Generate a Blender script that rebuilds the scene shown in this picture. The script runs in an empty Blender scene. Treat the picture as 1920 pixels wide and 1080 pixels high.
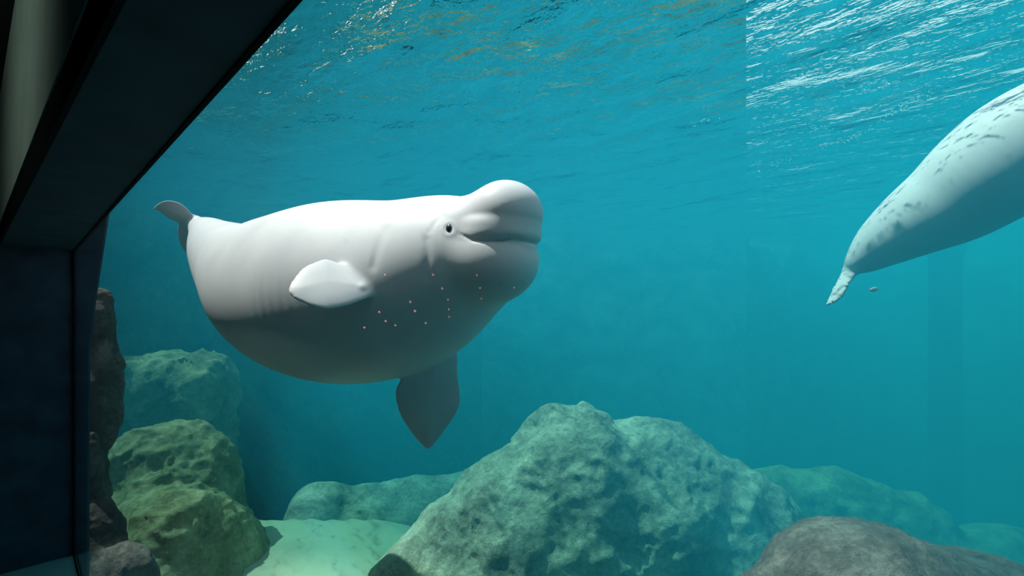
import bpy, bmesh, math, random
import numpy as np
from mathutils import Vector, Matrix

# ------------------------------------------------------------------ camera
FPX = 892.0            # focal length in pixels of the 1920x1080 frame
HORIZON = 590.0        # pixel row of the eye level
scene = bpy.context.scene
cam_data = bpy.data.cameras.new('camera')
cam_data.sensor_width = 36.0
cam_data.lens = FPX / 1920.0 * 36.0
cam_data.shift_y = (HORIZON - 540.0) / 1920.0
cam_data.clip_start = 0.02
cam_data.clip_end = 300.0
cam = bpy.data.objects.new('camera', cam_data)
scene.collection.objects.link(cam)
cam.location = (0, 0, 0)
cam.rotation_euler = (math.radians(90), 0, 0)
scene.camera = cam

# ------------------------------------------------------------------ light
SUN_STRENGTH = 6.5
SKY_STRENGTH = 1.1
EXPOSURE = 0.14
world = bpy.data.worlds.new('sky')
scene.world = world
world.use_nodes = True
_bg = world.node_tree.nodes['Background']
_bg.inputs['Color'].default_value = (0.86, 0.95, 1.0, 1)
_bg.inputs['Strength'].default_value = SKY_STRENGTH
sun_data = bpy.data.lights.new('sun_offscreen', 'SUN')
sun_data.energy = SUN_STRENGTH
sun_data.angle = math.radians(0.5)
sun_data.color = (1.0, 0.97, 0.9)
sun = bpy.data.objects.new('sun_offscreen', sun_data)
scene.collection.objects.link(sun)
SUN_FROM = Vector((-0.54, 0.02, 1.0)).normalized()     # towards the sun
sun.rotation_euler = SUN_FROM.to_track_quat('Z', 'Y').to_euler()
sun.location = (0, 4, 20)

scene.view_settings.view_transform = 'Standard'
scene.view_settings.look = 'None'
scene.view_settings.exposure = EXPOSURE
scene.view_settings.gamma = 1.0
scene.view_settings.use_curve_mapping = False
scene.cycles.use_denoising = True
scene.cycles.max_bounces = 6
scene.cycles.diffuse_bounces = 2
scene.cycles.glossy_bounces = 2
scene.cycles.transparent_max_bounces = 10
scene.cycles.volume_bounces = 0
scene.cycles.use_adaptive_sampling = True
scene.cycles.adaptive_threshold = 0.02
scene.cycles.sample_clamp_indirect = 6.0

# ------------------------------------------------------------------ place
WDIR = np.array([-0.7207, 0.6932, 0.0])     # along the window, towards its far end
NDIR = np.array([0.6932, 0.7207, 0.0])      # through the window, into the tank
GLASS = 0.30                                # distance of the pane from the eye
A_END = 4.867                               # far end of the window
Z_HEAD = 0.483                              # underside of the window head
Z_SILL = -1.81
Z_WATER = 2.0
Z_BED = -2.9

def ab(a, b, z):
    p = WDIR * a + NDIR * b
    return (float(p[0]), float(p[1]), float(z))

def at(px, py, d):
    """a pixel and a depth (metres along the view axis) -> a point"""
    return np.array([(px - 960.0) / FPX * d, d, (HORIZON - py) / FPX * d])

at_pixel = at

# ------------------------------------------------------------------ numpy tools
_rng = np.random.RandomState(7)
_perm = _rng.permutation(256)
_perm = np.concatenate([_perm, _perm, _perm]).astype(np.int32)
_grad = _rng.normal(size=(256, 3)).astype(np.float32)
_grad /= np.linalg.norm(_grad, axis=1, keepdims=True)

def perlin(P):
    P = np.asarray(P, dtype=np.float32)
    i = np.floor(P).astype(np.int32)
    f = P - i
    i &= 255
    u = f * f * f * (f * (f * 6 - 15) + 10)
    res = 0
    for dx in (0, 1):
        wx = u[..., 0] if dx else 1 - u[..., 0]
        for dy in (0, 1):
            wy = u[..., 1] if dy else 1 - u[..., 1]
            for dz in (0, 1):
                wz = u[..., 2] if dz else 1 - u[..., 2]
                h = _perm[_perm[_perm[(i[..., 0] + dx) & 255] + ((i[..., 1] + dy) & 255)] + ((i[..., 2] + dz) & 255)]
                g = _grad[h]
                d = g[..., 0] * (f[..., 0] - dx) + g[..., 1] * (f[..., 1] - dy) + g[..., 2] * (f[..., 2] - dz)
                res = res + d * wx * wy * wz
    return res

def fbm(P, octaves=4, gain=0.5, ridged=False):
    s, a, k = 0, 1.0, 1.0
    for o in range(octaves):
        n = perlin(P * k + 17.3 * o)
        if ridged:
            n = 0.5 - np.abs(n) * 2.0
        s = s + a * n
        a *= gain
        k *= 2.03
    return s

def smin(a, b, k):
    h = np.clip(0.5 + 0.5 * (b - a) / k, 0, 1)
    return b * (1 - h) + a * h - k * h * (1 - h)

def catmull(pts, n):
    pts = np.asarray(pts, dtype=float)
    ext = np.vstack([2 * pts[0] - pts[1], pts, 2 * pts[-1] - pts[-2]])
    out = []
    for k in range(len(pts) - 1):
        p0, p1, p2, p3 = ext[k:k + 4]
        for t in np.linspace(0, 1, n, endpoint=False):
            out.append(0.5 * (2 * p1 + (p2 - p0) * t + (2 * p0 - 5 * p1 + 4 * p2 - p3) * t * t
                              + (3 * p1 - p0 - 3 * p2 + p3) * t ** 3))
    out.append(pts[-1])
    return np.array(out)

def sd_chain(P, C, R):
    lo, hi = P.min(0), P.max(0)
    mid = 0.5 * (C[1:] + C[:-1])
    ext = 0.5 * np.linalg.norm(C[1:] - C[:-1], axis=1)
    near = np.linalg.norm(np.maximum(np.maximum(lo - mid, mid - hi), 0), axis=1) - ext - np.maximum(R[1:], R[:-1])
    far = np.linalg.norm(np.maximum(np.abs(lo - mid), np.abs(hi - mid)), axis=1) + ext - np.minimum(R[1:], R[:-1])
    d = None
    for k in np.nonzero(near <= far.min() + 1e-3)[0]:
        a, b = C[k].astype(np.float32), C[k + 1].astype(np.float32)
        ba = b - a
        t = np.clip(((P - a) @ ba) / float(ba @ ba), 0, 1)
        q = P - a - t[:, None] * ba
        e = np.sqrt((q * q).sum(1)) - (R[k] + (R[k + 1] - R[k]) * t)
        d = e if d is None else np.minimum(d, e)
    return d

def sd_ell(P, c, r, M=None):
    """ellipsoid with centre c, radii r, axes = rows of M"""
    q = P - np.asarray(c, dtype=np.float32)
    if M is not None:
        q = q @ np.asarray(M, dtype=np.float32).T
    r = np.asarray(r, dtype=np.float32)
    k0 = np.sqrt(((q / r) ** 2).sum(1)) + 1e-6
    k1 = np.sqrt(((q / (r * r)) ** 2).sum(1)) + 1e-6
    return k0 * (k0 - 1.0) / k1

def sd_poly2(x, y, poly):
    """signed distance to a closed 2-D polygon"""
    n = len(poly)
    d = np.full(x.shape, 1e9, dtype=np.float32)
    inside = np.zeros(x.shape, dtype=bool)
    for k in range(n):
        ax, ay = poly[k]
        bx, by = poly[(k + 1) % n]
        ex, ey = bx - ax, by - ay
        wx, wy = x - ax, y - ay
        t = np.clip((wx * ex + wy * ey) / (ex * ex + ey * ey + 1e-12), 0, 1)
        d = np.minimum(d, (wx - ex * t) ** 2 + (wy - ey * t) ** 2)
        c = (ay > y) != (by > y)
        if abs(by - ay) > 1e-9:
            xi = ax + (y - ay) * (bx - ax) / (by - ay)
            inside ^= c & (x < xi)
    d = np.sqrt(d)
    return np.where(inside, -d, d)

class Plate:
    """a fin: outline in a plane, thin at the edges"""
    def __init__(self, px_outline, centre, normal, thick, slope=0.3, bend=0.0):
        n = np.asarray(normal, float)
        self.n = n / np.linalg.norm(n)
        self.c = np.asarray(centre, float)
        e1 = np.cross([0, 0, 1.0], self.n)
        self.e1 = e1 / np.linalg.norm(e1)
        self.e2 = np.cross(self.n, self.e1)
        pts = []
        for (px, py) in px_outline:
            r = at(px, py, 1.0)
            t = (self.c @ self.n) / (r @ self.n)
            q = r * t - self.c
            pts.append((q @ self.e1, q @ self.e2))
        pts = catmull(pts + [pts[0]], 4)[:-1]
        self.poly = [(float(a), float(b)) for a, b in pts]
        self.thick, self.slope, self.bend = thick, slope, bend
    def sd(self, P):
        q = P - self.c.astype(np.float32)
        x, y, h = q @ self.e1.astype(np.float32), q @ self.e2.astype(np.float32), q @ self.n.astype(np.float32)
        rad = max(max(abs(a), abs(b)) for a, b in self.poly) * 1.6 + 0.1
        far = np.sqrt(x * x + y * y + h * h)
        d = (far - rad * 0.8).astype(np.float32)
        m = far < rad
        if m.any():
            d2 = sd_poly2(x[m], y[m], self.poly)
            hh = h[m] - self.bend * (x[m] ** 2 + y[m] ** 2)
            th = np.minimum(self.thick * (1 - np.exp(-np.maximum(-d2, 0) * self.slope / self.thick)), self.thick) + 0.006
            e = np.where(d2 > 0, np.sqrt(np.maximum(d2, 0) ** 2 + np.maximum(np.abs(hh) - 0.006, 0) ** 2) - 0.0,
                         np.abs(hh) - th)
            d[m] = e
        return d

def surface_nets(f, lo, hi, h, coarse=6):
    """mesh the zero set of f on a grid of pitch h; only cells near it are evaluated finely"""
    lo, hi = np.asarray(lo, float), np.asarray(hi, float)
    nb = np.ceil((hi - lo) / (h * coarse)).astype(int)
    H = h * coarse
    gx, gy, gz = [lo[k] + H * (np.arange(nb[k]) + 0.5) for k in range(3)]
    C = np.stack(np.meshgrid(gx, gy, gz, indexing='ij'), -1).reshape(-1, 3).astype(np.float32)
    d = np.concatenate([f(C[s:s + 400000]) for s in range(0, len(C), 400000)])
    act = np.abs(d) < H * 1.35
    inside = (d < 0).reshape(nb)
    n = nb * coarse + 1
    V = np.where(np.repeat(np.repeat(np.repeat(inside, coarse, 0), coarse, 1), coarse, 2), -1.0, 1.0).astype(np.float32)
    V = np.pad(V, ((0, 1), (0, 1), (0, 1)), mode='edge')
    bi = np.stack(np.unravel_index(np.nonzero(act)[0], nb), -1)
    loc = np.stack(np.meshgrid(*[np.arange(coarse + 1)] * 3, indexing='ij'), -1).reshape(-1, 3)
    for s in range(0, len(bi), 160):
        I = (bi[s:s + 160, None, :] * coarse + loc[None]).reshape(-1, 3)
        P = (lo + I * h).astype(np.float32)
        V[I[:, 0], I[:, 1], I[:, 2]] = f(P)
    neg = V < 0
    cnt = np.zeros(tuple(n - 1), dtype=np.int8)
    for dx in (0, 1):
        for dy in (0, 1):
            for dz in (0, 1):
                cnt += neg[dx:n[0] - 1 + dx, dy:n[1] - 1 + dy, dz:n[2] - 1 + dz]
    cells = np.argwhere((cnt > 0) & (cnt < 8))
    idx = -np.ones(tuple(n - 1), dtype=np.int32)
    idx[cells[:, 0], cells[:, 1], cells[:, 2]] = np.arange(len(cells))
    acc = np.zeros((len(cells), 3)); num = np.zeros(len(cells))
    corners = [(a, b, c) for a in (0, 1) for b in (0, 1) for c in (0, 1)]
    for A in corners:
        for k in range(3):
            if A[k] == 0:
                B = list(A); B[k] = 1
                va = V[cells[:, 0] + A[0], cells[:, 1] + A[1], cells[:, 2] + A[2]]
                vb = V[cells[:, 0] + B[0], cells[:, 1] + B[1], cells[:, 2] + B[2]]
                m = (va < 0) != (vb < 0)
                t = np.where(m, va / np.where(m, va - vb, 1), 0)
                p = np.array(A, float)[None].repeat(len(cells), 0)
                p[:, k] += t
                acc += p * m[:, None]
                num += m
    verts = lo + (cells + acc / num[:, None]) * h
    faces = []
    for k in range(3):
        o1, o2 = [(1, 2), (2, 0), (0, 1)][k]
        sl_a = [slice(1, -1)] * 3; sl_b = [slice(1, -1)] * 3
        sl_a[k] = slice(0, n[k] - 1); sl_b[k] = slice(1, n[k])
        na, nb_ = neg[tuple(sl_a)], neg[tuple(sl_b)]
        off = np.array([1, 1, 1]); off[k] = 0
        for flip, m in ((False, na & ~nb_), (True, ~na & nb_)):
            E = np.argwhere(m) + off
            if not len(E):
                continue
            u = np.zeros(3, int); u[o1] = 1
            v = np.zeros(3, int); v[o2] = 1
            q = []
            for s_ in (-u - v, -v, 0 * u, -u):
                Q = E + s_
                q.append(idx[Q[:, 0], Q[:, 1], Q[:, 2]])
            q = np.stack(q, -1)
            if flip:
                q = q[:, ::-1]
            faces.append(q[(q >= 0).all(1)])
    return verts, np.concatenate(faces)

def relax(v, quads, w, n):
    """laplacian smoothing of a quad mesh, weight w per vertex"""
    v = v.copy()
    e = np.concatenate([quads[:, [0, 1]], quads[:, [1, 2]], quads[:, [2, 3]], quads[:, [3, 0]]])
    i = np.concatenate([e[:, 0], e[:, 1]]); j = np.concatenate([e[:, 1], e[:, 0]])
    cnt = np.maximum(np.bincount(i, minlength=len(v)), 1)
    for it in range(n):
        s_ = np.stack([np.bincount(i, weights=v[j, k], minlength=len(v)) for k in range(3)], -1) / cnt[:, None]
        v += (s_ - v) * w[:, None]
    return v

# ------------------------------------------------------------------ blender tools
def mesh_from(name, verts, faces, smooth=True):
    me = bpy.data.meshes.new(name)
    verts = np.asarray(verts, dtype=np.float32); faces = np.asarray(faces, dtype=np.int32)
    me.vertices.add(len(verts)); me.vertices.foreach_set('co', verts.ravel())
    k = faces.shape[1]
    me.loops.add(faces.size); me.loops.foreach_set('vertex_index', faces.ravel())
    me.polygons.add(len(faces))
    me.polygons.foreach_set('loop_start', np.arange(0, faces.size, k, dtype=np.int32))
    me.update(calc_edges=True)
    me.validate()
    if smooth:
        me.polygons.foreach_set('use_smooth', np.ones(len(me.polygons), dtype=bool))
    return me

def link(name, me, mat, parent=None):
    o = bpy.data.objects.new(name, me)
    scene.collection.objects.link(o)
    if mat is not None and me is not None:
        me.materials.clear()
        me.materials.append(mat)
    if parent is not None:
        o.parent = parent
        o.matrix_parent_inverse = parent.matrix_world.inverted()
    return o

def tag(o, label, cat, group=None, kind=None):
    o['label'] = label
    o['category'] = cat
    if group:
        o['group'] = group
    if kind:
        o['kind'] = kind
    return o

def struct(o):
    o['kind'] = 'structure'
    return o

def prism(poly_ab, z0, z1):
    """closed prism over a plan polygon given in window coordinates"""
    n = len(poly_ab)
    v = [ab(a, b, z0) for a, b in poly_ab] + [ab(a, b, z1) for a, b in poly_ab]
    f = [list(range(n))[::-1], list(range(n, 2 * n))]
    f += [[k, (k + 1) % n, n + (k + 1) % n, n + k] for k in range(n)]
    me = bpy.data.meshes.new('prism')
    me.from_pydata(v, [], f)
    bm = bmesh.new(); bm.from_mesh(me)
    bmesh.ops.recalc_face_normals(bm, faces=bm.faces)
    bm.to_mesh(me); bm.free()
    return me

def solid(verts, faces):
    me = bpy.data.meshes.new('solid')
    me.from_pydata([tuple(map(float, v)) for v in verts], [], faces)
    bm = bmesh.new(); bm.from_mesh(me)
    bmesh.ops.recalc_face_normals(bm, faces=bm.faces)
    bm.to_mesh(me); bm.free()
    return me

class NT:
    def __init__(self, name):
        self.m = bpy.data.materials.new(name)
        self.m.use_nodes = True
        self.t = self.m.node_tree
        self.t.nodes.clear()
        self.out = self.n('ShaderNodeOutputMaterial')
    def n(self, kind, **kw):
        nd = self.t.nodes.new(kind)
        for k, v in kw.items():
            if k in nd.inputs:
                nd.inputs[k].default_value = v
            else:
                setattr(nd, k, v)
        return nd
    def l(self, a, b):
        self.t.links.new(a, b)
    def ramp(self, fac, stops):
        r = self.n('ShaderNodeValToRGB')
        e = r.color_ramp.elements
        while len(e) < len(stops):
            e.new(0.5)
        for k, (p, c) in enumerate(stops):
            e[k].position = p
            e[k].color = (*c, 1) if len(c) == 3 else c
        self.l(fac, r.inputs['Fac'])
        return r.outputs['Color']
    def math(self, op, a, b=None, clamp=False):
        nd = self.n('ShaderNodeMath', operation=op)
        nd.use_clamp = clamp
        for k, x in enumerate((a, b)):
            if x is None:
                continue
            if isinstance(x, (int, float)):
                nd.inputs[k].default_value = x
            else:
                self.l(x, nd.inputs[k])
        return nd.outputs[0]

def plain(name, col, rough=0.6, noise=0.0, scale=6.0, bump=0.0, spec=0.5):
    t = NT(name)
    b = t.n('ShaderNodeBsdfPrincipled')
    b.inputs['Roughness'].default_value = rough
    b.inputs['Specular IOR Level'].default_value = spec
    b.inputs['Base Color'].default_value = (*col, 1)
    tc = t.n('ShaderNodeTexCoord')
    nz = t.n('ShaderNodeTexNoise', Scale=scale, Detail=5.0)
    t.l(tc.outputs['Object'], nz.inputs['Vector'])
    if noise:
        lo = tuple(c * (1 - noise) for c in col); hi = tuple(min(1, c * (1 + noise)) for c in col)
        t.l(t.ramp(nz.outputs['Fac'], [(0.3, lo), (0.7, hi)]), b.inputs['Base Color'])
    if bump:
        bp = t.n('ShaderNodeBump', Strength=bump, Distance=0.01)
        t.l(nz.outputs['Fac'], bp.inputs['Height']); t.l(bp.outputs['Normal'], b.inputs['Normal'])
    t.l(b.outputs[0], t.out.inputs['Surface'])
    return t.m

def rock_material(name, dark, mid, light, scale=1.0, bump=1.0):
    t = NT(name)
    b = t.n('ShaderNodeBsdfPrincipled', Roughness=0.9)
    tc = t.n('ShaderNodeTexCoord')
    big = t.n('ShaderNodeTexNoise', Scale=2.2 * scale, Detail=6.0, Roughness=0.6, Distortion=0.4)
    fine = t.n('ShaderNodeTexNoise', Scale=20.0 * scale, Detail=8.0, Roughness=0.7)
    for nd in (big, fine):
        t.l(tc.outputs['Object'], nd.inputs['Vector'])
    mx = t.math('ADD', t.math('MULTIPLY', big.outputs['Fac'], 0.6), t.math('MULTIPLY', fine.outputs['Fac'], 0.4))
    t.l(t.ramp(mx, [(0.36, dark), (0.5, mid), (0.64, light)]), b.inputs['Base Color'])
    bp = t.n('ShaderNodeBump', Strength=bump, Distance=0.05)
    t.l(mx, bp.inputs['Height'])
    t.l(bp.outputs['Normal'], b.inputs['Normal'])
    t.l(b.outputs[0], t.out.inputs['Surface'])
    return t.m

# ------------------------------------------------------------------ materials
def water_surface_material():
    t = NT('water_surface')
    g = t.n('ShaderNodeNewGeometry')
    pos = g.outputs['Position']
    # window coordinates: x along the window, y into the tank
    mp = t.n('ShaderNodeMapping', vector_type='POINT')
    ang = math.atan2(WDIR[1], WDIR[0])
    mp.inputs['Rotation'].default_value = (0, 0, -ang)
    t.l(pos, mp.inputs['Vector'])
    st = t.n('ShaderNodeMapping')
    st.inputs['Scale'].default_value = (0.6, 1.0, 1.0)
    t.l(mp.outputs[0], st.inputs['Vector'])
    big = t.n('ShaderNodeTexNoise', Scale=1.9, Detail=2.0, Roughness=0.5, Distortion=0.3)
    mid = t.n('ShaderNodeTexNoise', Scale=8.5, Detail=3.0, Roughness=0.55, Distortion=0.5)
    for nd in (big, mid):
        t.l(st.outputs[0], nd.inputs['Vector'])
    tiny = t.n('ShaderNodeTexNoise', Scale=25.0, Detail=2.0, Roughness=0.5, Distortion=0.4)
    t.l(st.outputs[0], tiny.inputs['Vector'])
    h = t.math('ADD', t.math('MULTIPLY', big.outputs['Fac'], 1.25), t.math('MULTIPLY', mid.outputs['Fac'], 0.27))
    h = t.math('ADD', h, t.math('MULTIPLY', tiny.outputs['Fac'], 0.10))
    bp = t.n('ShaderNodeBump', Strength=1.0, Distance=0.145)
    t.l(h, bp.inputs['Height'])
    fr = t.n('ShaderNodeFresnel', IOR=1.33)
    t.l(bp.outputs['Normal'], fr.inputs['Normal'])
    gl = t.n('ShaderNodeBsdfGlossy', Roughness=0.04)
    gl.inputs['Color'].default_value = (0.95, 0.97, 0.97, 1)
    t.l(bp.outputs['Normal'], gl.inputs['Normal'])
    # calm water beside the window
    sx = t.n('ShaderNodeSeparateXYZ')
    t.l(mp.outputs[0], sx.inputs[0])
    ma = t.n('ShaderNodeMapRange'); ma.inputs['From Min'].default_value = 6.3; ma.inputs['From Max'].default_value = 6.8
    t.l(sx.outputs['X'], ma.inputs['Value'])
    mb = t.n('ShaderNodeMapRange'); mb.inputs['From Min'].default_value = -1.45; mb.inputs['From Max'].default_value = -1.8
    t.l(sx.outputs['Y'], mb.inputs['Value'])
    rough = t.math('MAXIMUM', ma.outputs[0], mb.outputs[0])
    # chop where the second whale breaks the surface
    cd = t.n('ShaderNodeVectorMath', operation='DISTANCE')
    cd.inputs[1].default_value = (3.0, 3.0, Z_WATER)
    t.l(pos, cd.inputs[0])
    chop = t.n('ShaderNodeMapRange'); chop.inputs['From Min'].default_value = 2.3; chop.inputs['From Max'].default_value = 1.0
    t.l(cd.outputs['Value'], chop.inputs['Value'])
    dist = t.math('ADD', t.math('MULTIPLY', t.math('ADD', t.math('MULTIPLY', rough, 0.6), 0.42), 0.145), t.math('MULTIPLY', chop.outputs[0], 0.035))
    t.l(dist, bp.inputs['Distance'])
    tr = t.n('ShaderNodeBsdfTransparent')
    tr.inputs['Color'].default_value = (1, 1, 1, 1)
    mx = t.n('ShaderNodeMixShader')
    t.l(fr.outputs[0], mx.inputs['Fac']); t.l(tr.outputs[0], mx.inputs[1]); t.l(gl.outputs[0], mx.inputs[2])
    t.l(mx.outputs[0], t.out.inputs['Surface'])
    return t.m

def water_volume_material(name, scatter, absorb, aniso=0.0):
    t = NT(name)
    s = t.n('ShaderNodeVolumeScatter', Anisotropy=aniso)
    m = max(scatter)
    s.inputs['Color'].default_value = (*[c / m for c in scatter], 1); s.inputs['Density'].default_value = m
    a = t.n('ShaderNodeVolumeAbsorption')
    m = max(absorb)
    a.inputs['Color'].default_value = (*[1 - c / m for c in absorb], 1); a.inputs['Density'].default_value = m
    ad = t.n('ShaderNodeAddShader')
    t.l(s.outputs[0], ad.inputs[0]); t.l(a.outputs[0], ad.inputs[1])
    t.l(ad.outputs[0], t.out.inputs['Volume'])
    return t.m

def pane_material():
    t = NT('acrylic')
    fr = t.n('ShaderNodeFresnel', IOR=1.36)
    tr = t.n('ShaderNodeBsdfTransparent')
    tr.inputs['Color'].default_value = (0.97, 0.99, 0.99, 1)
    gl = t.n('ShaderNodeBsdfGlossy', Roughness=0.0)
    mx = t.n('ShaderNodeMixShader')
    t.l(fr.outputs[0], mx.inputs['Fac']); t.l(tr.outputs[0], mx.inputs[1]); t.l(gl.outputs[0], mx.inputs[2])
    t.l(mx.outputs[0], t.out.inputs['Surface'])
    return t.m

def skin_material():
    t = NT('beluga_skin')
    b = t.n('ShaderNodeBsdfPrincipled', Roughness=0.45)
    b.inputs['Specular IOR Level'].default_value = 0.12
    tc = t.n('ShaderNodeTexCoord')
    n1 = t.n('ShaderNodeTexNoise', Scale=3.0, Detail=4.0)
    n2 = t.n('ShaderNodeTexNoise', Scale=60.0, Detail=4.0)
    for nd in (n1, n2):
        t.l(tc.outputs['Object'], nd.inputs['Vector'])
    t.l(t.ramp(n1.outputs['Fac'], [(0.3, (0.56, 0.575, 0.60)), (0.7, (0.64, 0.65, 0.665))]), b.inputs['Base Color'])
    bp = t.n('ShaderNodeBump', Strength=0.05, Distance=0.006)
    t.l(n2.outputs['Fac'], bp.inputs['Height']); t.l(bp.outputs['Normal'], b.inputs['Normal'])
    t.l(b.outputs[0], t.out.inputs['Surface'])
    return t.m

M_SKIN = skin_material()
M_EYE = plain('eye_dark', (0.02, 0.025, 0.035), rough=0.15)
M_LID = plain('eyelid', (0.5, 0.5, 0.5), rough=0.5)
M_NAVY = plain('navy_paint', (0.02, 0.045, 0.075), rough=0.7, noise=0.25, spec=0.2)
M_BLACK = plain('black_gasket', (0.006, 0.007, 0.008), rough=0.8, spec=0.05)
M_SAGE = plain('sage_wall', (0.32, 0.42, 0.36), rough=0.8, noise=0.1)
M_ROOM = plain('dark_room', (0.015, 0.02, 0.025), rough=0.8)
M_SILL = plain('sill_paint', (0.07, 0.24, 0.27), rough=0.5)
M_ROCK = rock_material('boulder_rock', (0.09, 0.11, 0.085), (0.30, 0.35, 0.27), (0.60, 0.64, 0.50))
M_ROCK_G = rock_material('algae_rock', (0.07, 0.11, 0.06), (0.22, 0.28, 0.15), (0.42, 0.47, 0.28))
M_ROCK_W = rock_material('wall_rock', (0.05, 0.09, 0.045), (0.16, 0.24, 0.11), (0.36, 0.44, 0.20), scale=0.5)
M_ROCK_P = rock_material('pale_rock', (0.14, 0.17, 0.14), (0.46, 0.50, 0.42), (0.80, 0.82, 0.72), scale=0.5)
M_ROCK_B = rock_material('brown_rock', (0.042, 0.042, 0.038), (0.12, 0.115, 0.10), (0.27, 0.255, 0.22), scale=1.5)
def bed_material():
    t = NT('pool_bed')
    b = t.n('ShaderNodeBsdfPrincipled', Roughness=0.9)
    g = t.n('ShaderNodeNewGeometry')
    nz = t.n('ShaderNodeTexNoise', Scale=1.1, Detail=5.0, Roughness=0.6)
    t.l(g.outputs['Position'], nz.inputs['Vector'])
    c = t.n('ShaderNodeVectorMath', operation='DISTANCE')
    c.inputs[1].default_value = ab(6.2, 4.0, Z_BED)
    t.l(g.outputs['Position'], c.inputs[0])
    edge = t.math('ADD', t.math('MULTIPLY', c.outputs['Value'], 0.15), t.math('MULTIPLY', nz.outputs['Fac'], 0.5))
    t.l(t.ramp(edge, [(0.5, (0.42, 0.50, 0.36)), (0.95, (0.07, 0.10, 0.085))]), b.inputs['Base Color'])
    bp = t.n('ShaderNodeBump', Strength=0.3, Distance=0.05)
    t.l(nz.outputs['Fac'], bp.inputs['Height']); t.l(bp.outputs['Normal'], b.inputs['Normal'])
    t.l(b.outputs[0], t.out.inputs['Surface'])
    return t.m
M_BED = bed_material()
M_POOL = plain('pool_wall', (0.10, 0.24, 0.28), rough=0.8, noise=0.2, scale=0.8)
M_DECK = plain('deck_concrete', (0.22, 0.26, 0.24), rough=0.8, noise=0.3, scale=1.0)
M_SURF = water_surface_material()
M_HAZE = water_volume_material('far_water', (0.004, 0.10, 0.165), (0.28, 0.054, 0.018))
M_CLEAR = water_volume_material('near_water', (0.002, 0.006, 0.008), (0.02, 0.004, 0.004))
M_PANE = pane_material()
M_LENS = plain('lamp_lens', (0.7, 0.72, 0.7), rough=0.3)
M_SHADE_BAND = plain('shade_band_dark', (0.02, 0.03, 0.035), rough=0.9, noise=0.3)
M_FOAM = plain('foam', (0.9, 0.95, 0.95), rough=0.4)
def bulb_material():
    t = NT('red_lamp')
    e = t.n('ShaderNodeEmission', Strength=10.0)
    e.inputs['Color'].default_value = (1.0, 0.30, 0.24, 1)
    t.l(e.outputs[0], t.out.inputs['Surface'])
    return t.m
M_BULB = bulb_material()
M_BULB.cycles.emission_sampling = 'NONE'
M_FISH = plain('fish_skin', (0.75, 0.45, 0.42), rough=0.4)

# ------------------------------------------------------------------ room and window
def build_room():
    # viewing room: dark shell around the eye
    b0, b1, a0, a1, z1 = -5.0, GLASS, -5.0, A_END, 1.40
    t = 0.05
    o = struct(link('floor', prism([(a0, b0), (a1, b0), (a1, b1), (a0, b1)], Z_SILL - t, Z_SILL), M_SILL))
    o = struct(link('ceiling', prism([(a0, b0), (a1, b0), (a1, b1 - 0.02), (a0, b1 - 0.02)], z1, z1 + t), M_ROOM))
    struct(link('wall_back', prism([(a0, b0 - t), (a1, b0 - t), (a1, b0), (a0, b0)], Z_SILL - t, z1 + t), M_ROOM))
    struct(link('wall_right', prism([(a0 - t, b0 - t), (a0, b0 - t), (a0, b1), (a0 - t, b1)], Z_SILL - t, z1 + t), M_ROOM))
    struct(link('wall_left', prism([(a1, b0 - t), (a1 + 0.08, b0 - t), (a1 + 0.08, b1), (a1, b1)], Z_BED - 0.4, z1 + t), M_NAVY))
    # window head: soffit from the pane to a line that runs out of true, fascia above it
    def on_soffit(px, py):
        d = Z_HEAD * FPX / (HORIZON - py)
        p = at(px, py, d)
        return float(p @ WDIR), float(p @ NDIR)
    near, far = on_soffit(215, 0), on_soffit(2, 446)
    k = (far[1] - near[1]) / (far[0] - near[0])
    am = -1.0                                   # right of here the edge runs parallel to the pane
    bm_ = near[1] + k * (am - near[0]); bf = near[1] + k * (a1 - near[0])
    def strip(d0, d1):
        return [(a0, bm_ + d0), (am, bm_ + d0), (a1 - 0.001, bf + d0), (a1 - 0.001, bf + d1), (am, bm_ + d1), (a0, bm_ + d1)]
    struct(link('wall_head', prism([(a0, bm_ + 0.012), (am, bm_ + 0.012), (a1 - 0.001, bf + 0.012), (a1 - 0.001, b1 - 0.001), (a0, b1 - 0.001)], Z_HEAD, z1), M_NAVY))
    # dark cap along the edge of the soffit, pale wall above it
    struct(link('trim_1', prism(strip(0.0, 0.0118), Z_HEAD, Z_HEAD + 0.10), M_BLACK))
    struct(link('trim_2', prism(strip(-0.004, 0.0118), Z_HEAD + 0.1002, z1 - 0.002), M_SAGE))
    # window: pane with black gasket on head, end and sill
    win = struct(link('window_1', None, None))
    win.location = ab(0, GLASS, Z_SILL)
    bpy.context.view_layer.update()
    link('pane', solid([ab(a0, GLASS, Z_SILL), ab(A_END, GLASS, Z_SILL), ab(A_END, GLASS, Z_HEAD), ab(a0, GLASS, Z_HEAD)], [[0, 1, 2, 3]]), M_PANE, win)
    g = 0.009
    link('gasket', prism([(a0, GLASS - g), (A_END - 0.001, GLASS - g), (A_END - 0.001, GLASS - 0.001), (a0, GLASS - 0.001)], Z_HEAD - 0.004, Z_HEAD - 0.0003), M_BLACK, win)
    link('gasket', prism([(A_END - 0.03, GLASS - g), (A_END - 0.001, GLASS - g), (A_END - 0.001, GLASS - 0.001), (A_END - 0.03, GLASS - 0.001)], Z_SILL + 0.013, Z_HEAD - 0.0045), M_BLACK, win)
    link('gasket', prism([(a0, GLASS - g), (A_END - 0.001, GLASS - g), (A_END - 0.001, GLASS - 0.001), (a0, GLASS - 0.001)], Z_SILL + 0.0005, Z_SILL + 0.0125), M_BLACK, win)

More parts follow.
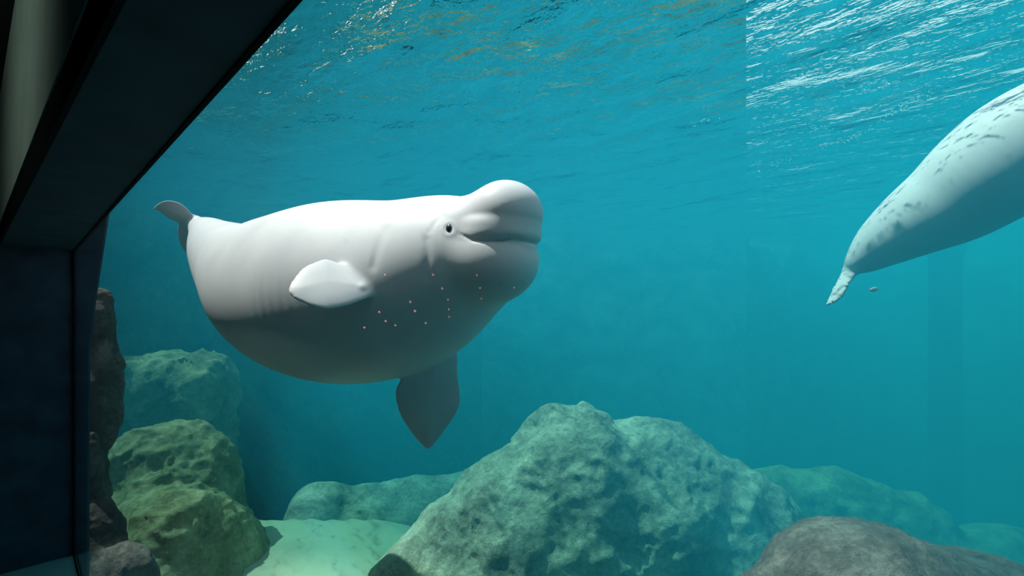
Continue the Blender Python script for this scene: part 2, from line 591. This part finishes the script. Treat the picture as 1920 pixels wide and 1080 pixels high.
def build_lamp():
    c = Vector(ab(2.3, -1.3, 1.40))
    root = bpy.data.objects.new('ceiling_lamp', None); scene.collection.objects.link(root)
    root.location = c
    bpy.context.view_layer.update()
    def ring(name, r0, r1, z0, z1, mat):
        n = 28; v = []; f = []
        for r, z in ((r0, z0), (r1, z0), (r1, z1), (r0, z1)):
            v += [(c.x + r * math.cos(2 * math.pi * k / n), c.y + r * math.sin(2 * math.pi * k / n), c.z + z) for k in range(n)]
        for q in range(4):
            for k in range(n):
                f.append([q * n + k, q * n + (k + 1) % n, ((q + 1) % 4) * n + (k + 1) % n, ((q + 1) % 4) * n + k])
        return link(name, solid(v, f), mat, root)
    ring('housing', 0.07, 0.085, -0.06, -0.001, M_BLACK)
    ring('lens', 0.005, 0.069, -0.03, -0.022, M_LENS)
    ld = bpy.data.lights.new('room_lamp_offscreen', 'SPOT')
    ld.energy = 15.0; ld.color = (0.85, 1.0, 0.9); ld.spot_size = math.radians(110); ld.spot_blend = 0.9; ld.shadow_soft_size = 0.05
    lo = bpy.data.objects.new('room_lamp_offscreen', ld); scene.collection.objects.link(lo)
    lo.location = c + Vector((0, 0, -0.08))
    aim = Vector(ab(2.8, 0.05, 1.1)) - lo.location
    lo.rotation_euler = (-aim).to_track_quat('Z', 'Y').to_euler()
    tag(root, 'small round black downlight in the viewing room ceiling', 'lamp')

TANK = [(-26.0, -5.3), (12.6, -5.3), (12.2, 2.2), (9.4, 8.6), (4.3, 13.5), (3.3, 24.0), (-26.0, 24.0)]
ROOF = 1.45           # top of the viewing room, which stands under water

def bed_level(a, b):
    return Z_BED - 0.45 * np.clip(b - 3.5 + 0.8 * np.clip(a - 6, 0, 9), 0, 8)

def build_tank():
    # pool bed
    n = 160
    A = np.linspace(-26, 13.2, n); B = np.linspace(-5.4, 24, n)
    AA, BB = np.meshgrid(A, B, indexing='ij')
    P = AA[..., None] * WDIR + BB[..., None] * NDIR
    z = bed_level(AA, BB) + 0.10 * fbm(np.stack([P[..., 0] * 0.7, P[..., 1] * 0.7, 0 * AA], -1), 3)
    P[..., 2] = z
    i = np.arange((n - 1) * n).reshape(n - 1, n)[:, :-1].ravel()
    F = np.stack([i, i + n, i + n + 1, i + 1], -1)
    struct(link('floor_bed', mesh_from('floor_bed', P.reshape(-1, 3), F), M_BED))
    # the reveal behind the end of the pane, wider towards the top
    a, b = 4.868, GLASS + 0.002
    w = [(Z_BED - 0.4, 0.365), (-0.25, 0.375), (0.2, 0.42), (0.8, 0.49), (ROOF, 0.5)]
    v = []
    for z, e in w:
        v += [ab(a, b - 0.001, z), ab(a, e, z), ab(4.95, e + 0.02, z), ab(4.95, b - 0.001, z)]
    fcs = [[0, 1, 2, 3], [16, 17, 18, 19]]
    for k in range(4):
        fcs += [[4 * k + m_, 4 * k + (m_ + 1) % 4, 4 * k + 4 + (m_ + 1) % 4, 4 * k + 4 + m_] for m_ in range(4)]
    struct(link('wall_reveal', solid(v, fcs), M_NAVY))
    # walls of the pool, following the plan, rising above the water
    top = Z_WATER + 0.06
    names = ['wall_shore', 'wall_side', 'wall_curve', 'wall_far', 'wall_bay', 'wall_rear', 'wall_close']
    # the concrete above and below the pane
    p, q = (-5.05, GLASS + 0.004), (4.866, GLASS + 0.004)
    for nm, z0, z1, m_ in (('wall_front', Z_HEAD, ROOF, M_BLACK), ('wall_base', Z_BED - 0.5, Z_SILL, M_POOL)):
        struct(link(nm, prism([p, q, (q[0], q[1] - 0.003), (p[0], p[1] - 0.003)], z0, z1), m_))
    for k in range(len(TANK)):
        p, q = TANK[k], TANK[(k + 1) % len(TANK)]
        L = math.hypot(q[0] - p[0], q[1] - p[1])
        rim = Z_WATER + {1: 4.0, 2: 7.5, 3: 13.0}[k] if k in (1, 2, 3) else top  # tall tops added out of view, to keep bright sky out of the ripples
        na, nb_ = (q[1] - p[1]) / L, -(q[0] - p[0]) / L
        t = 0.25
        nx = max(2, int(L / 0.10)); nz = max(2, int((rim - Z_BED + 3.9) / 0.12))
        if k in (0, 6):
            struct(link(names[k], prism([p, q, (q[0] + na * t, q[1] + nb_ * t), (p[0] + na * t, p[1] + nb_ * t)], Z_BED - 0.4, top), M_POOL))
            continue
        # rough rockwork face
        U = np.linspace(0, 1, nx); Zs = np.linspace(Z_BED - 3.9, rim, nz)
        if k == 3:
            Zs = Zs - Zs[np.argmin(np.abs(Zs - Z_WATER - 0.1))] + Z_WATER + 0.1
        UU, ZZ = np.meshgrid(U, Zs, indexing='ij')
        a_ = p[0] + (q[0] - p[0]) * UU; b_ = p[1] + (q[1] - p[1]) * UU
        Pw = a_[..., None] * WDIR + b_[..., None] * NDIR; Pw[..., 2] = ZZ
        dis = 0.7 * fbm(Pw * 0.35, 5, 0.5) + 0.25 * fbm(Pw * 1.1 + 9, 4, 0.5, ridged=True)
        edge = np.minimum(UU, 1 - UU) * L
        nrm = (-na * WDIR - nb_ * NDIR)
        Pw = Pw + (dis * np.clip(edge / 0.5, 0.0, 1))[..., None] * nrm
        i = np.arange((nx - 1) * nz).reshape(nx - 1, nz)[:, :-1].ravel()
        F = np.stack([i, i + nz, i + nz + 1, i + 1], -1)
        if k == 3:
            cut = int(np.argmin(np.abs(Zs - Z_WATER - 0.1)))
            low = (F[:, 0] % nz) < cut
            struct(link('wall_skyblock', mesh_from('wall_skyblock', Pw.reshape(-1, 3), F[~low]), M_ROCK_W))  # unseen upper part, added to block sky behind the waves
            struct(link(names[k], mesh_from(names[k], Pw.reshape(-1, 3), F[low]), M_ROCK_P))
            continue
        struct(link(names[k], mesh_from(names[k], Pw.reshape(-1, 3), F), M_ROCK_W))

def build_water():
    n = 420
    A = np.concatenate([np.linspace(-26, -6, 60, endpoint=False), np.linspace(-6, 13, n)])
    B = np.concatenate([np.linspace(-5.3, 12, n, endpoint=False), np.linspace(12, 24, 60)])
    AA, BB = np.meshgrid(A, B, indexing='ij')
    P = AA[..., None] * WDIR + BB[..., None] * NDIR
    q = np.stack([AA * 0.55, BB, 0 * AA], -1)
    P[..., 2] = Z_WATER + 0.035 * perlin(q * 1.1) + 0.02 * perlin(q * 2.3 + 5) + 0.006 * perlin(q * 5.0 + 11)
    m = len(B)
    i = np.arange((len(A) - 1) * m).reshape(len(A) - 1, m)[:, :-1].ravel()
    F = np.stack([i, i + 1, i + m + 1, i + m], -1)
    ca = 0.25 * AA.ravel()[F].sum(1); cb = 0.25 * BB.ravel()[F].sum(1)
    F = F[sd_poly2(ca, cb, TANK) < 0.35]                    # ends in the rock of the walls
    me = mesh_from('water_surface', P.reshape(-1, 3), F)
    if me.polygons[0].normal.z < 0:
        me.flip_normals()
    o = link('water_surface', me, M_SURF)
    tag(o, 'rippled teal water surface seen from below', 'water surface', kind='stuff')
    ztop = Z_WATER + 0.02
    clear = [(-26.0, 0.31), (4.952, 0.31), (4.952, -5.3), (6.3, -5.3), (6.3, 2.1), (-26.0, 2.1)]
    far = [(-26.0, 2.101), (6.301, 2.101), (6.301, -5.3)] + TANK[1:]
    o = link('clear_water', prism(clear, Z_BED - 0.3, ztop), M_CLEAR)
    tag(o, 'clear water just behind the viewing window, around the nearer beluga', 'water', kind='stuff')
    o = link('hazy_water', prism(far, Z_BED - 4.2, ztop), M_HAZE)
    tag(o, 'hazy blue-green water filling the far part of the pool', 'water', kind='stuff')

# ------------------------------------------------------------------ belugas
def ray_hit(f, px, py, d0, d1, n=600):
    ds = np.linspace(d0, d1, n)
    r = at(px, py, 1.0)
    v = f((ds[:, None] * r).astype(np.float32))
    k = np.argmax(v < 0)
    return ds[k] * r

def to_px(P):
    d = np.maximum(P[:, 1], 0.2)
    return 960 + P[:, 0] / d * FPX, HORIZON - P[:, 2] / d * FPX

def seg_px(x, y, pts):
    """pixel distance to a polyline: used to lay a fold of skin where it shows"""
    d = np.full(x.shape, 1e9, np.float32)
    for (ax, ay), (bx, by) in zip(pts[:-1], pts[1:]):
        ex, ey = bx - ax, by - ay
        t = np.clip(((x - ax) * ex + (y - ay) * ey) / (ex * ex + ey * ey), 0, 1)
        d = np.minimum(d, (x - ax - ex * t) ** 2 + (y - ay - ey * t) ** 2)
    return np.sqrt(d)

def build_beluga_one():
    S = 1.25          # body length about 4.5 m: everything is set that much further out and larger
    def at(px, py, d):
        return at_pixel(px, py, d * S)
    spine = [(905, 478, 92, 1.92), (840, 498, 128, 2.05), (748, 540, 160, 2.25), (640, 550, 168, 2.5), (548, 544, 140, 2.8),
             (476, 515, 94, 3.15), (420, 473, 58, 3.5), (393, 441, 33, 3.85), (372, 425, 17, 4.05)]
    rows = []
    for (x, y, r, d) in spine:
        p = at(x, y, d)
        rows.append([*p, r * d * S / FPX])
    rows = catmull(rows, 10)
    C, R = rows[:, :3], rows[:, 3]
    # head frame
    Fw = np.array([0.80, -0.60, 0.0]); Up = np.array([0, 0, 1.0]); Lf = np.cross(Up, Fw)
    M = np.stack([Fw, Lf, Up])
    O = at(960, 450, 1.80)
    Mf = M.astype(np.float32)
    flip_near = Plate([(700, 530), (665, 509), (636, 495), (611, 487), (590, 493), (568, 504), (550, 525), (541, 543), (549, 557),
                       (575, 570), (606, 579), (640, 575), (668, 567), (698, 552)], at(640, 540, 1.80), (0.30, -0.74, 0.60), 0.026, 0.4)
    arm = np.array([at(678, 540, 1.82), at(705, 541, 1.90), at(730, 545, 2.1)]); arm_r = S * np.array([0.010, 0.026, 0.05])
    flip_far = Plate([(770, 690), (746, 722), (742, 745), (751, 780), (773, 814), (795, 837), (808, 838), (838, 800), (858, 768), (863, 745),
                      (858, 700), (856, 660), (830, 630), (790, 640)], at(805, 720, 2.36), (0.25, -0.85, -0.45), 0.035, 0.35)
    fluke = Plate([(372, 408), (360, 401), (350, 390), (335, 380), (316, 376), (300, 380), (288, 391), (300, 397), (318, 411), (334, 418),
                   (333, 432), (336, 452), (346, 471), (360, 475), (374, 450)], at(350, 420, 4.05), (0.1, -0.85, -0.5), 0.045, 0.25)
    def um(f):
        return np.interp(f, [-0.13, -0.10, -0.06, -0.01, 0.03, 0.06, 0.075, 0.10], [0.02, 0.006, -0.014, -0.022, -0.018, -0.006, -0.010, -0.022]).astype(np.float32)
    def head(P):
        q = ((P - O.astype(np.float32)) @ Mf.T) / np.float32(S)
        melon = sd_ell(q, (-0.028, 0.0, 0.100), (0.140, 0.146, 0.126))
        melon = smin(melon, sd_ell(q, (-0.15, 0.0, 0.06), (0.15, 0.16, 0.13)), 0.05)
        ql = q - np.float32([-0.068, 0.0, 0.031])
        kl = ((np.abs(ql[:, 0] / 0.172) ** 2 + np.abs(ql[:, 1] / 0.161) ** 2) ** 1.6 + np.abs(ql[:, 2] / 0.066) ** 3.2) ** (1 / 3.2) + 1e-6
        lip = (kl - 1) * np.minimum(np.sqrt((ql * ql).sum(1)) / kl, 0.16)
        jaw = sd_ell(q, (-0.093, 0.0, -0.075), (0.186, 0.165, 0.160))
        jaw = smin(jaw, sd_ell(q, (0.060, 0.0, -0.024), (0.030, 0.045, 0.022)), 0.02)
        d = smin(melon, lip, 0.014)
        d = smin(d, jaw, 0.012)
        w = np.clip((q[:, 0] + 0.125) / 0.03, 0, 1)
        g = np.exp(-((q[:, 2] - um(q[:, 0])) / 0.005) ** 2) * w
        return (d + 0.010 * g) * S
    def f(P):
        body = sd_chain(P, C, R)
        d = smin(body, head(P), 0.06) if np.linalg.norm(np.maximum(np.maximum(P.min(0) - O, O - P.max(0)), 0)) < 0.75 else body
        d = smin(d, smin(flip_near.sd(P), sd_chain(P, arm, arm_r), 0.02), 0.03)
        d = smin(d, flip_far.sd(P), 0.03)
        d = smin(d, fluke.sd(P), 0.06)
        m = (P[:, 1] < 2.4 * S) & (P[:, 0] > -0.75 * S)
        if m.any():
            x, y = to_px(P[m])
            fold = np.exp(-(seg_px(x, y, [(800, 450), (803, 480), (800, 520)]) / 8) ** 2) * 0.004
            fold += np.exp(-(seg_px(x, y, [(805, 435), (815, 420), (830, 405)]) / 5) ** 2) * 0.002
            fold += np.exp(-(seg_px(x, y, [(700, 500), (712, 455), (722, 430)]) / 8) ** 2) * 0.004
            socket = np.sqrt((x - 842) ** 2 + (y - 429) ** 2)
            d[m] += fold + 0.003 * np.exp(-(socket / 6) ** 2) - 0.002 * np.exp(-((socket - 12) / 4) ** 2)
        return d
    v, fc = surface_nets(f, (-3.10 * S, 1.50 * S, -0.75 * S), (0.30 * S, 4.35 * S, 1.15 * S), 0.0075)
    x, y = to_px(v)
    w = np.clip((800 - x) / 60, 0.0, 1) * np.clip((v[:, 0] / S + 2.25) / 0.3, 0.15, 1)
    for pl in (flip_near, flip_far):
        dd = np.linalg.norm(v - pl.c, axis=1)
        w *= np.clip((dd / S - 0.16) / 0.1, 0.1, 1)
    v = relax(v, fc, 0.12 + 0.5 * w, 2)
    v = relax(v, fc, 0.6 * w, 12)
    body = link('beluga', mesh_from('beluga', v, fc), M_SKIN)
    tag(body, 'pale grey beluga whale with a rounded melon and smiling mouth, close behind the pane', 'beluga', 'belugas in the pool')
    # eye
    e = ray_hit(f, 842, 429, 1.5 * S, 2.4 * S)
    bm = bmesh.new()
    bmesh.ops.create_uvsphere(bm, u_segments=20, v_segments=12, radius=0.017 * S)
    me = bpy.data.meshes.new('eye'); bm.to_mesh(me); bm.free()
    for p in me.polygons:
        p.use_smooth = True
    eye = link('eye', me, M_EYE, body)
    eye.location = Vector(e) + Vector((0.002, 0.005, 0)) * S
    eye.scale = (0.85, 0.8, 1.1)
    eye['label'] = 'small dark eye'
    return body

def build_beluga_two():
    spine = [(1598, 492, 12, 3.05), (1618, 485, 27, 3.0), (1660, 452, 47, 2.92), (1720, 413, 66, 2.82), (1790, 372, 84, 2.72), (1860, 320, 100, 2.6),
             (1935, 275, 112, 2.5), (2040, 250, 128, 2.4)]
    rows = [[*at(x, y, d), r * d / FPX] for (x, y, r, d) in spine]
    p = np.array(rows[-1][:3])
    for k, (dx, dy, z, r) in enumerate([(0.35, -0.12, 0.86, 0.40), (0.75, -0.22, 0.80, 0.43), (1.2, -0.3, 0.74, 0.40), (1.6, -0.35, 0.72, 0.31), (1.85, -0.38, 0.74, 0.22)]):
        rows.append([p[0] + dx, p[1] + dy, z, r])
    rows = catmull(rows, 5)
    C, R = rows[:, :3], rows[:, 3]
    fl = Plate([(1604, 478), (1590, 488), (1580, 505), (1563, 540), (1549, 570), (1560, 570), (1580, 556), (1594, 530), (1606, 516), (1618, 500)], at(1585, 520, 3.05), (-0.75, -0.35, 0.45), 0.02, 0.2)
    hd = C[-1]
    ex = C[-1] - C[-6]; ex /= np.linalg.norm(ex)
    melon = hd + np.array([0, 0, 0.09]) + ex * 0.08
    lips = hd + ex * 0.2 + np.array([0, 0, -0.03])
    side = np.cross([0, 0, 1.0], ex)
    flips = []
    for s in (-1, 1):
        root = C[-14] + side * s * 0.30 + np.array([0, 0, -0.2])
        tip = root + side * s * 0.22 - ex * 0.22 + np.array([0, 0, -0.16])
        flips.append((root, tip))
    def f(P):
        d = sd_chain(P, C, R)
        d = smin(d, fl.sd(P), 0.03)
        d = smin(d, sd_ell(P, melon, (0.16, 0.16, 0.15)), 0.06)
        d = smin(d, sd_ell(P, lips, (0.12, 0.12, 0.07)), 0.03)
        for root, tip in flips:
            m = 0.5 * (root + tip)
            u = tip - root; L = np.linalg.norm(u); u = u / L
            w = np.cross(u, [0, 0, 1.0]); w /= np.linalg.norm(w)
            d = smin(d, sd_ell(P, m, (L * 0.6, 0.11, 0.025), np.stack([u, w, np.cross(u, w)])), 0.04)
        return d
    lo = np.minimum(C.min(0) - 0.55, at(1549, 570, 3.05) - 0.15); hi = C.max(0) + 0.5
    v, fc = surface_nets(f, lo, hi, 0.012)
    body = link('beluga', mesh_from('beluga_two', v, fc), M_SKIN)
    tag(body, 'sunlit white beluga tail and back with ripples of light, swimming out of frame', 'beluga', 'belugas in the pool')

# ------------------------------------------------------------------ rocks
def rock(name, blobs, h, mat, label, amp=0.10, freq=1.6, cat='rock', group=None, seed=0.0, rid=0.5, k=0.12, pad=0.35, box=2, skirt=None):
    """blobs: (px, py, depth, rx_px, ry_px, depth radius)"""
    E = []
    for (px, py, d, rx, ry, rd) in blobs:
        c = at(px, py, d)
        E.append((c, (rx * d / FPX, rd, ry * d / FPX)))
    lo = np.min([c - np.array(r) for c, r in E], 0) - pad
    hi = np.max([c + np.array(r) for c, r in E], 0) + pad
    far_p = [c + np.array([0, r[1], 0]) for c, r in E]
    z0 = min(float(bed_level(p @ WDIR, p @ NDIR)) for p in far_p) - 0.15
    lo[2] = z0 - 0.05
    skirt = range(len(E)) if skirt is None else skirt        # blobs that go straight down into the bed
    def f(P):
        d = None
        for n_, (c, r) in enumerate(E):
            Q = P
            if n_ in skirt:
                Q = P.copy(); Q[:, 2] = np.maximum(P[:, 2], np.float32(c[2]))
            e = sd_ell(Q, c, r) if box == 2 else ((np.abs((Q - c.astype(np.float32)) / np.float32(r)) ** box).sum(1) ** (1.0 / box) - 1) * min(r)
            d = e if d is None else smin(d, e, k)
        q = P * freq + seed
        d = d - amp * fbm(q, 5, 0.5) - amp * rid * (fbm(q * 1.7 + 31, 4, 0.55, ridged=True) - 0.2)
        return np.maximum(d, z0 - P[:, 2])
    v, fc = surface_nets(f, lo, hi, h)
    o = link(name, mesh_from(name, v, fc), mat)
    return tag(o, label, cat, group)

def build_rocks():
    rock('boulder', [(1085, 1000, 5.4, 175, 235, 0.9), (1010, 1090, 5.2, 250, 190, 0.8), (1200, 1020, 5.4, 180, 240, 0.85), (1020, 1240, 5.2, 400, 250, 0.9), (1330, 1080, 5.4, 195, 222, 0.85),
                     (1205, 835, 5.3, 55, 52, 0.35), (1320, 900, 5.25, 45, 60, 0.3), (870, 1140, 5.1, 185, 150, 0.6), (945, 975, 5.3, 105, 125, 0.7), (850, 1060, 5.15, 95, 120, 0.6)],
         0.026, M_ROCK, 'large mottled pale boulder with a rounded peak rising from the pool bed', amp=0.15, freq=1.2, seed=3.0, rid=0.4)
    rock('rock_ridge', [(1445, 1080, 7.05, 165, 205, 0.5), (1560, 1090, 7.05, 190, 210, 0.6), (1690, 1120, 7.05, 140, 195, 0.65), (1850, 1170, 7.05, 200, 182, 0.75), (2050, 1200, 7.05, 250, 200, 0.85)],
         0.035, M_ROCK_G, 'long low green rock ridge sloping away beside the large boulder', amp=0.10, freq=1.3, seed=11.0)
    rock('boulder', [(1620, 1190, 2.3, 210, 205, 0.45), (1800, 1230, 2.3, 230, 190, 0.45), (1500, 1290, 2.25, 200, 190, 0.4)],
         0.016, M_ROCK_B, 'dark brown smooth boulder in front of the green ridge, streaked with light', amp=0.05, freq=2.6, seed=5.0)
    rock('rock_bank', [(228, 935, 5.7, 42, 105, 0.35), (285, 925, 5.9, 60, 115, 0.4), (350, 905, 6.1, 58, 112, 0.4), (410, 950, 6.2, 38, 130, 0.4), (240, 1040, 5.4, 60, 120, 0.4), (330, 1040, 5.3, 95, 125, 0.6), (430, 1065, 5.7, 60, 90, 0.5), (315, 1130, 5.15, 110, 100, 0.4)],
         0.026, M_ROCK_G, 'yellow-green lumpy rock bank netted with sunlight below the ledge', amp=0.12, freq=1.6, seed=8.0, rid=0.5, k=0.32)
    rock('rock_ledge', [(320, 800, 7.6, 102, 130, 0.45), (260, 830, 7.5, 60, 145, 0.45)],
         0.04, M_ROCK_G, 'flat-topped shadowed rock ledge behind the sunlit bank', amp=0.09, freq=1.6, seed=14.0, box=7)
    rock('low_rock', [(600, 965, 7.4, 60, 60, 0.5), (700, 975, 7.6, 110, 62, 0.6), (810, 965, 7.8, 120, 68, 0.6), (900, 960, 8.0, 90, 75, 0.6)],
         0.045, M_ROCK, 'low hazy rock hump on the bed behind the large boulder', amp=0.10, freq=1.2, seed=21.0)
    rock('rock_pillar', [(188, 620, 4.5, 22, 75, 0.15), (192, 740, 4.5, 32, 95, 0.17), (176, 820, 4.48, 20, 120, 0.12)],
         0.016, M_ROCK_B, 'dark upright rock hanging beside the end of the window', amp=0.05, freq=3.0, seed=2.0, skirt=(2,), pad=0.2)
    rock('corner_rock', [(192, 1060, 4.1, 45, 120, 0.16), (234, 1110, 4.0, 55, 90, 0.2), (172, 930, 4.15, 18, 120, 0.10)],
         0.014, M_ROCK_B, 'dark brown rock tapering up along the end of the window frame', amp=0.04, freq=3.0, seed=6.0, pad=0.2)

def build_shade_band():
    # dark round column added to draw a faint shadow band in the haze
    c = at(1772, 590, 12.5)
    prof = [(0.62, Z_BED - 4.2), (0.62, Z_BED - 3.6), (0.38, Z_BED - 3.4), (0.34, -0.5), (0.34, Z_WATER - 0.5), (0.42, Z_WATER - 0.3), (0.42, Z_WATER + 0.7)]
    n = 32; v = []; f = []
    for r, z in prof:
        v += [(c[0] + r * math.cos(2 * math.pi * k / n), c[1] + r * math.sin(2 * math.pi * k / n), z) for k in range(n)]
    for i in range(len(prof) - 1):
        f += [[i * n + k, i * n + (k + 1) % n, (i + 1) * n + (k + 1) % n, (i + 1) * n + k] for k in range(n)]
    f += [list(range(n)), [(len(prof) - 1) * n + k for k in range(n)]]
    o = link('shade_band', solid(v, f), M_SHADE_BAND)
    tag(o, 'dim dark upright band added for a shadow far off in the blue haze', 'pillar')

def build_fish():
    c = at(1638, 543, 3.6)
    L = 0.05
    ex = np.array([0.93, 0.3, 0.13]); ex /= np.linalg.norm(ex)
    ey = np.cross([0, 0, 1.0], ex); ey /= np.linalg.norm(ey)
    ez = np.cross(ex, ey)
    rings = 14; seg = 12
    v = []; f = []
    for i in range(rings):
        t = i / (rings - 1)
        r = 0.017 * math.sin(math.pi * min(1, t * 0.93 + 0.05)) ** 0.75
        for k in range(seg):
            a = 2 * math.pi * k / seg
            p = c + ex * (L * (1 - 2 * t)) + ey * (r * 0.45 * math.cos(a)) + ez * (r * math.sin(a))
            v.append(p)
    for i in range(rings - 1):
        for k in range(seg):
            f.append([i * seg + k, i * seg + (k + 1) % seg, (i + 1) * seg + (k + 1) % seg, (i + 1) * seg + k])
    f.append(list(range(seg))); f.append([(rings - 1) * seg + k for k in range(seg)][::-1])
    root = bpy.data.objects.new('small_fish', None); scene.collection.objects.link(root)
    root.location = Vector(c)
    bpy.context.view_layer.update()
    me = solid(v, f)
    for p in me.polygons:
        p.use_smooth = True
    link('body', me, M_FISH, root)
    b = c - ex * L * 0.92
    tv = [b + ey * 0.0015, b - ey * 0.0015]
    for s in (1, -1):
        tv += [b - ex * 0.02 + ez * 0.014 * s + ey * 0.0008, b - ex * 0.02 + ez * 0.014 * s - ey * 0.0008]
    tv += [b - ex * 0.010 + ey * 0.0008, b - ex * 0.010 - ey * 0.0008]
    link('tail_fin', solid(tv, [[0, 2, 6], [1, 7, 3], [0, 6, 4], [1, 5, 7], [0, 1, 3, 2], [2, 3, 7, 6], [6, 7, 5, 4], [4, 5, 1, 0]]), M_FISH, root)
    tag(root, 'tiny pinkish fish below the tail of the sunlit beluga', 'fish')

def build_bubbles():
    rnd = random.Random(4)
    paths = [[(1290, 232), (1345, 226), (1500, 231)], [(1515, 243), (1560, 238)], [(1424, 322), (1452, 309), (1480, 300)], [(1530, 280), (1590, 262)],
             [(1590, 264), (1640, 238)], [(1650, 228), (1700, 198)], [(1700, 200), (1745, 170)], [(1600, 168), (1690, 150)], [(1470, 155), (1520, 140)]]
    v, f = [], []
    bm = bmesh.new(); bmesh.ops.create_icosphere(bm, subdivisions=1, radius=1.0)
    bv = [x.co.copy() for x in bm.verts]; bf = [[q.index for q in x.verts] for x in bm.faces]; bm.free()
    for path in paths:
        for k in range(34):
            t = rnd.random() * (len(path) - 1)
            i = min(int(t), len(path) - 2); u = t - i
            x = path[i][0] + (path[i + 1][0] - path[i][0]) * u + rnd.gauss(0, 5)
            y = path[i][1] + (path[i + 1][1] - path[i][1]) * u + rnd.gauss(0, 3)
            z = Z_WATER - 0.07 - 0.05 * rnd.random()
            c = Vector(at(x, y, z * FPX / (HORIZON - y)))
            r = 0.002 + 0.006 * rnd.random() ** 2
            o = len(v)
            v += [c + q * r for q in bv]
            f += [[o + q for q in face] for face in bf]
    me = mesh_from('bubbles', [tuple(q) for q in v], f)
    tag(link('air_bubbles', me, M_FOAM), 'strings of tiny white air bubbles drifting just under the water surface', 'bubbles', kind='stuff')

def build_indicator():
    # small red lamps on the end wall of the room; the pane mirrors them
    dots = [(625, 588, 0), (683, 614, .6), (711, 585, .7), (723, 602, .5), (741, 610, .6), (769, 566, .9), (778, 583, 1.2), (798, 606, .8), (812, 515, .9), (829, 541, 1.0),
            (840, 562, .8), (841, 580, .6), (842, 594, .6), (894, 516, .9), (900, 540, 1.0), (903, 560, .5), (964, 539, .9), (722, 515, .5)]
    root = bpy.data.objects.new('lamp_strip_offscreen', None); scene.collection.objects.link(root)
    root.location = ab(4.86, -3.0, 0.0)
    bpy.context.view_layer.update()
    pts = []
    for (x, y, s_) in dots[1:]:
        r = at(x, y, 1.0)
        p = r * min((A_END - 0.012) / float(r @ WDIR), (2 * GLASS + 4.985) / float(r @ NDIR))
        a_, b_, z_ = float(p @ WDIR), 2 * GLASS - float(p @ NDIR), float(p[2])
        bm = bmesh.new(); bmesh.ops.create_icosphere(bm, subdivisions=2, radius=0.008 + 0.006 * s_)
        me = bpy.data.meshes.new('bulb'); bm.to_mesh(me); bm.free()
        o = link('bulb', me, M_BULB, root)
        bpy.context.view_layer.update()
        o.matrix_world = Matrix.Translation(Vector(ab(a_, b_, z_)))
        if a_ > A_END - 0.02:
            pts.append((b_, z_))
    a0_, a1_ = min(p[0] for p in pts) - 0.1, max(p[0] for p in pts) + 0.1
    z0_, z1_ = min(p[1] for p in pts) - 0.1, max(p[1] for p in pts) + 0.1
    link('backboard', prism([(A_END - 0.008, a0_), (A_END - 0.001, a0_), (A_END - 0.001, a1_), (A_END - 0.008, a1_)], z0_, z1_), M_BLACK, root)
    tag(root, 'black board with small red pilot lamps mirrored in the pane', 'lamp')

build_room()
build_lamp()
build_tank()
build_water()
build_rocks()
build_shade_band()
build_beluga_one()
build_beluga_two()
build_fish()
build_bubbles()
build_indicator()
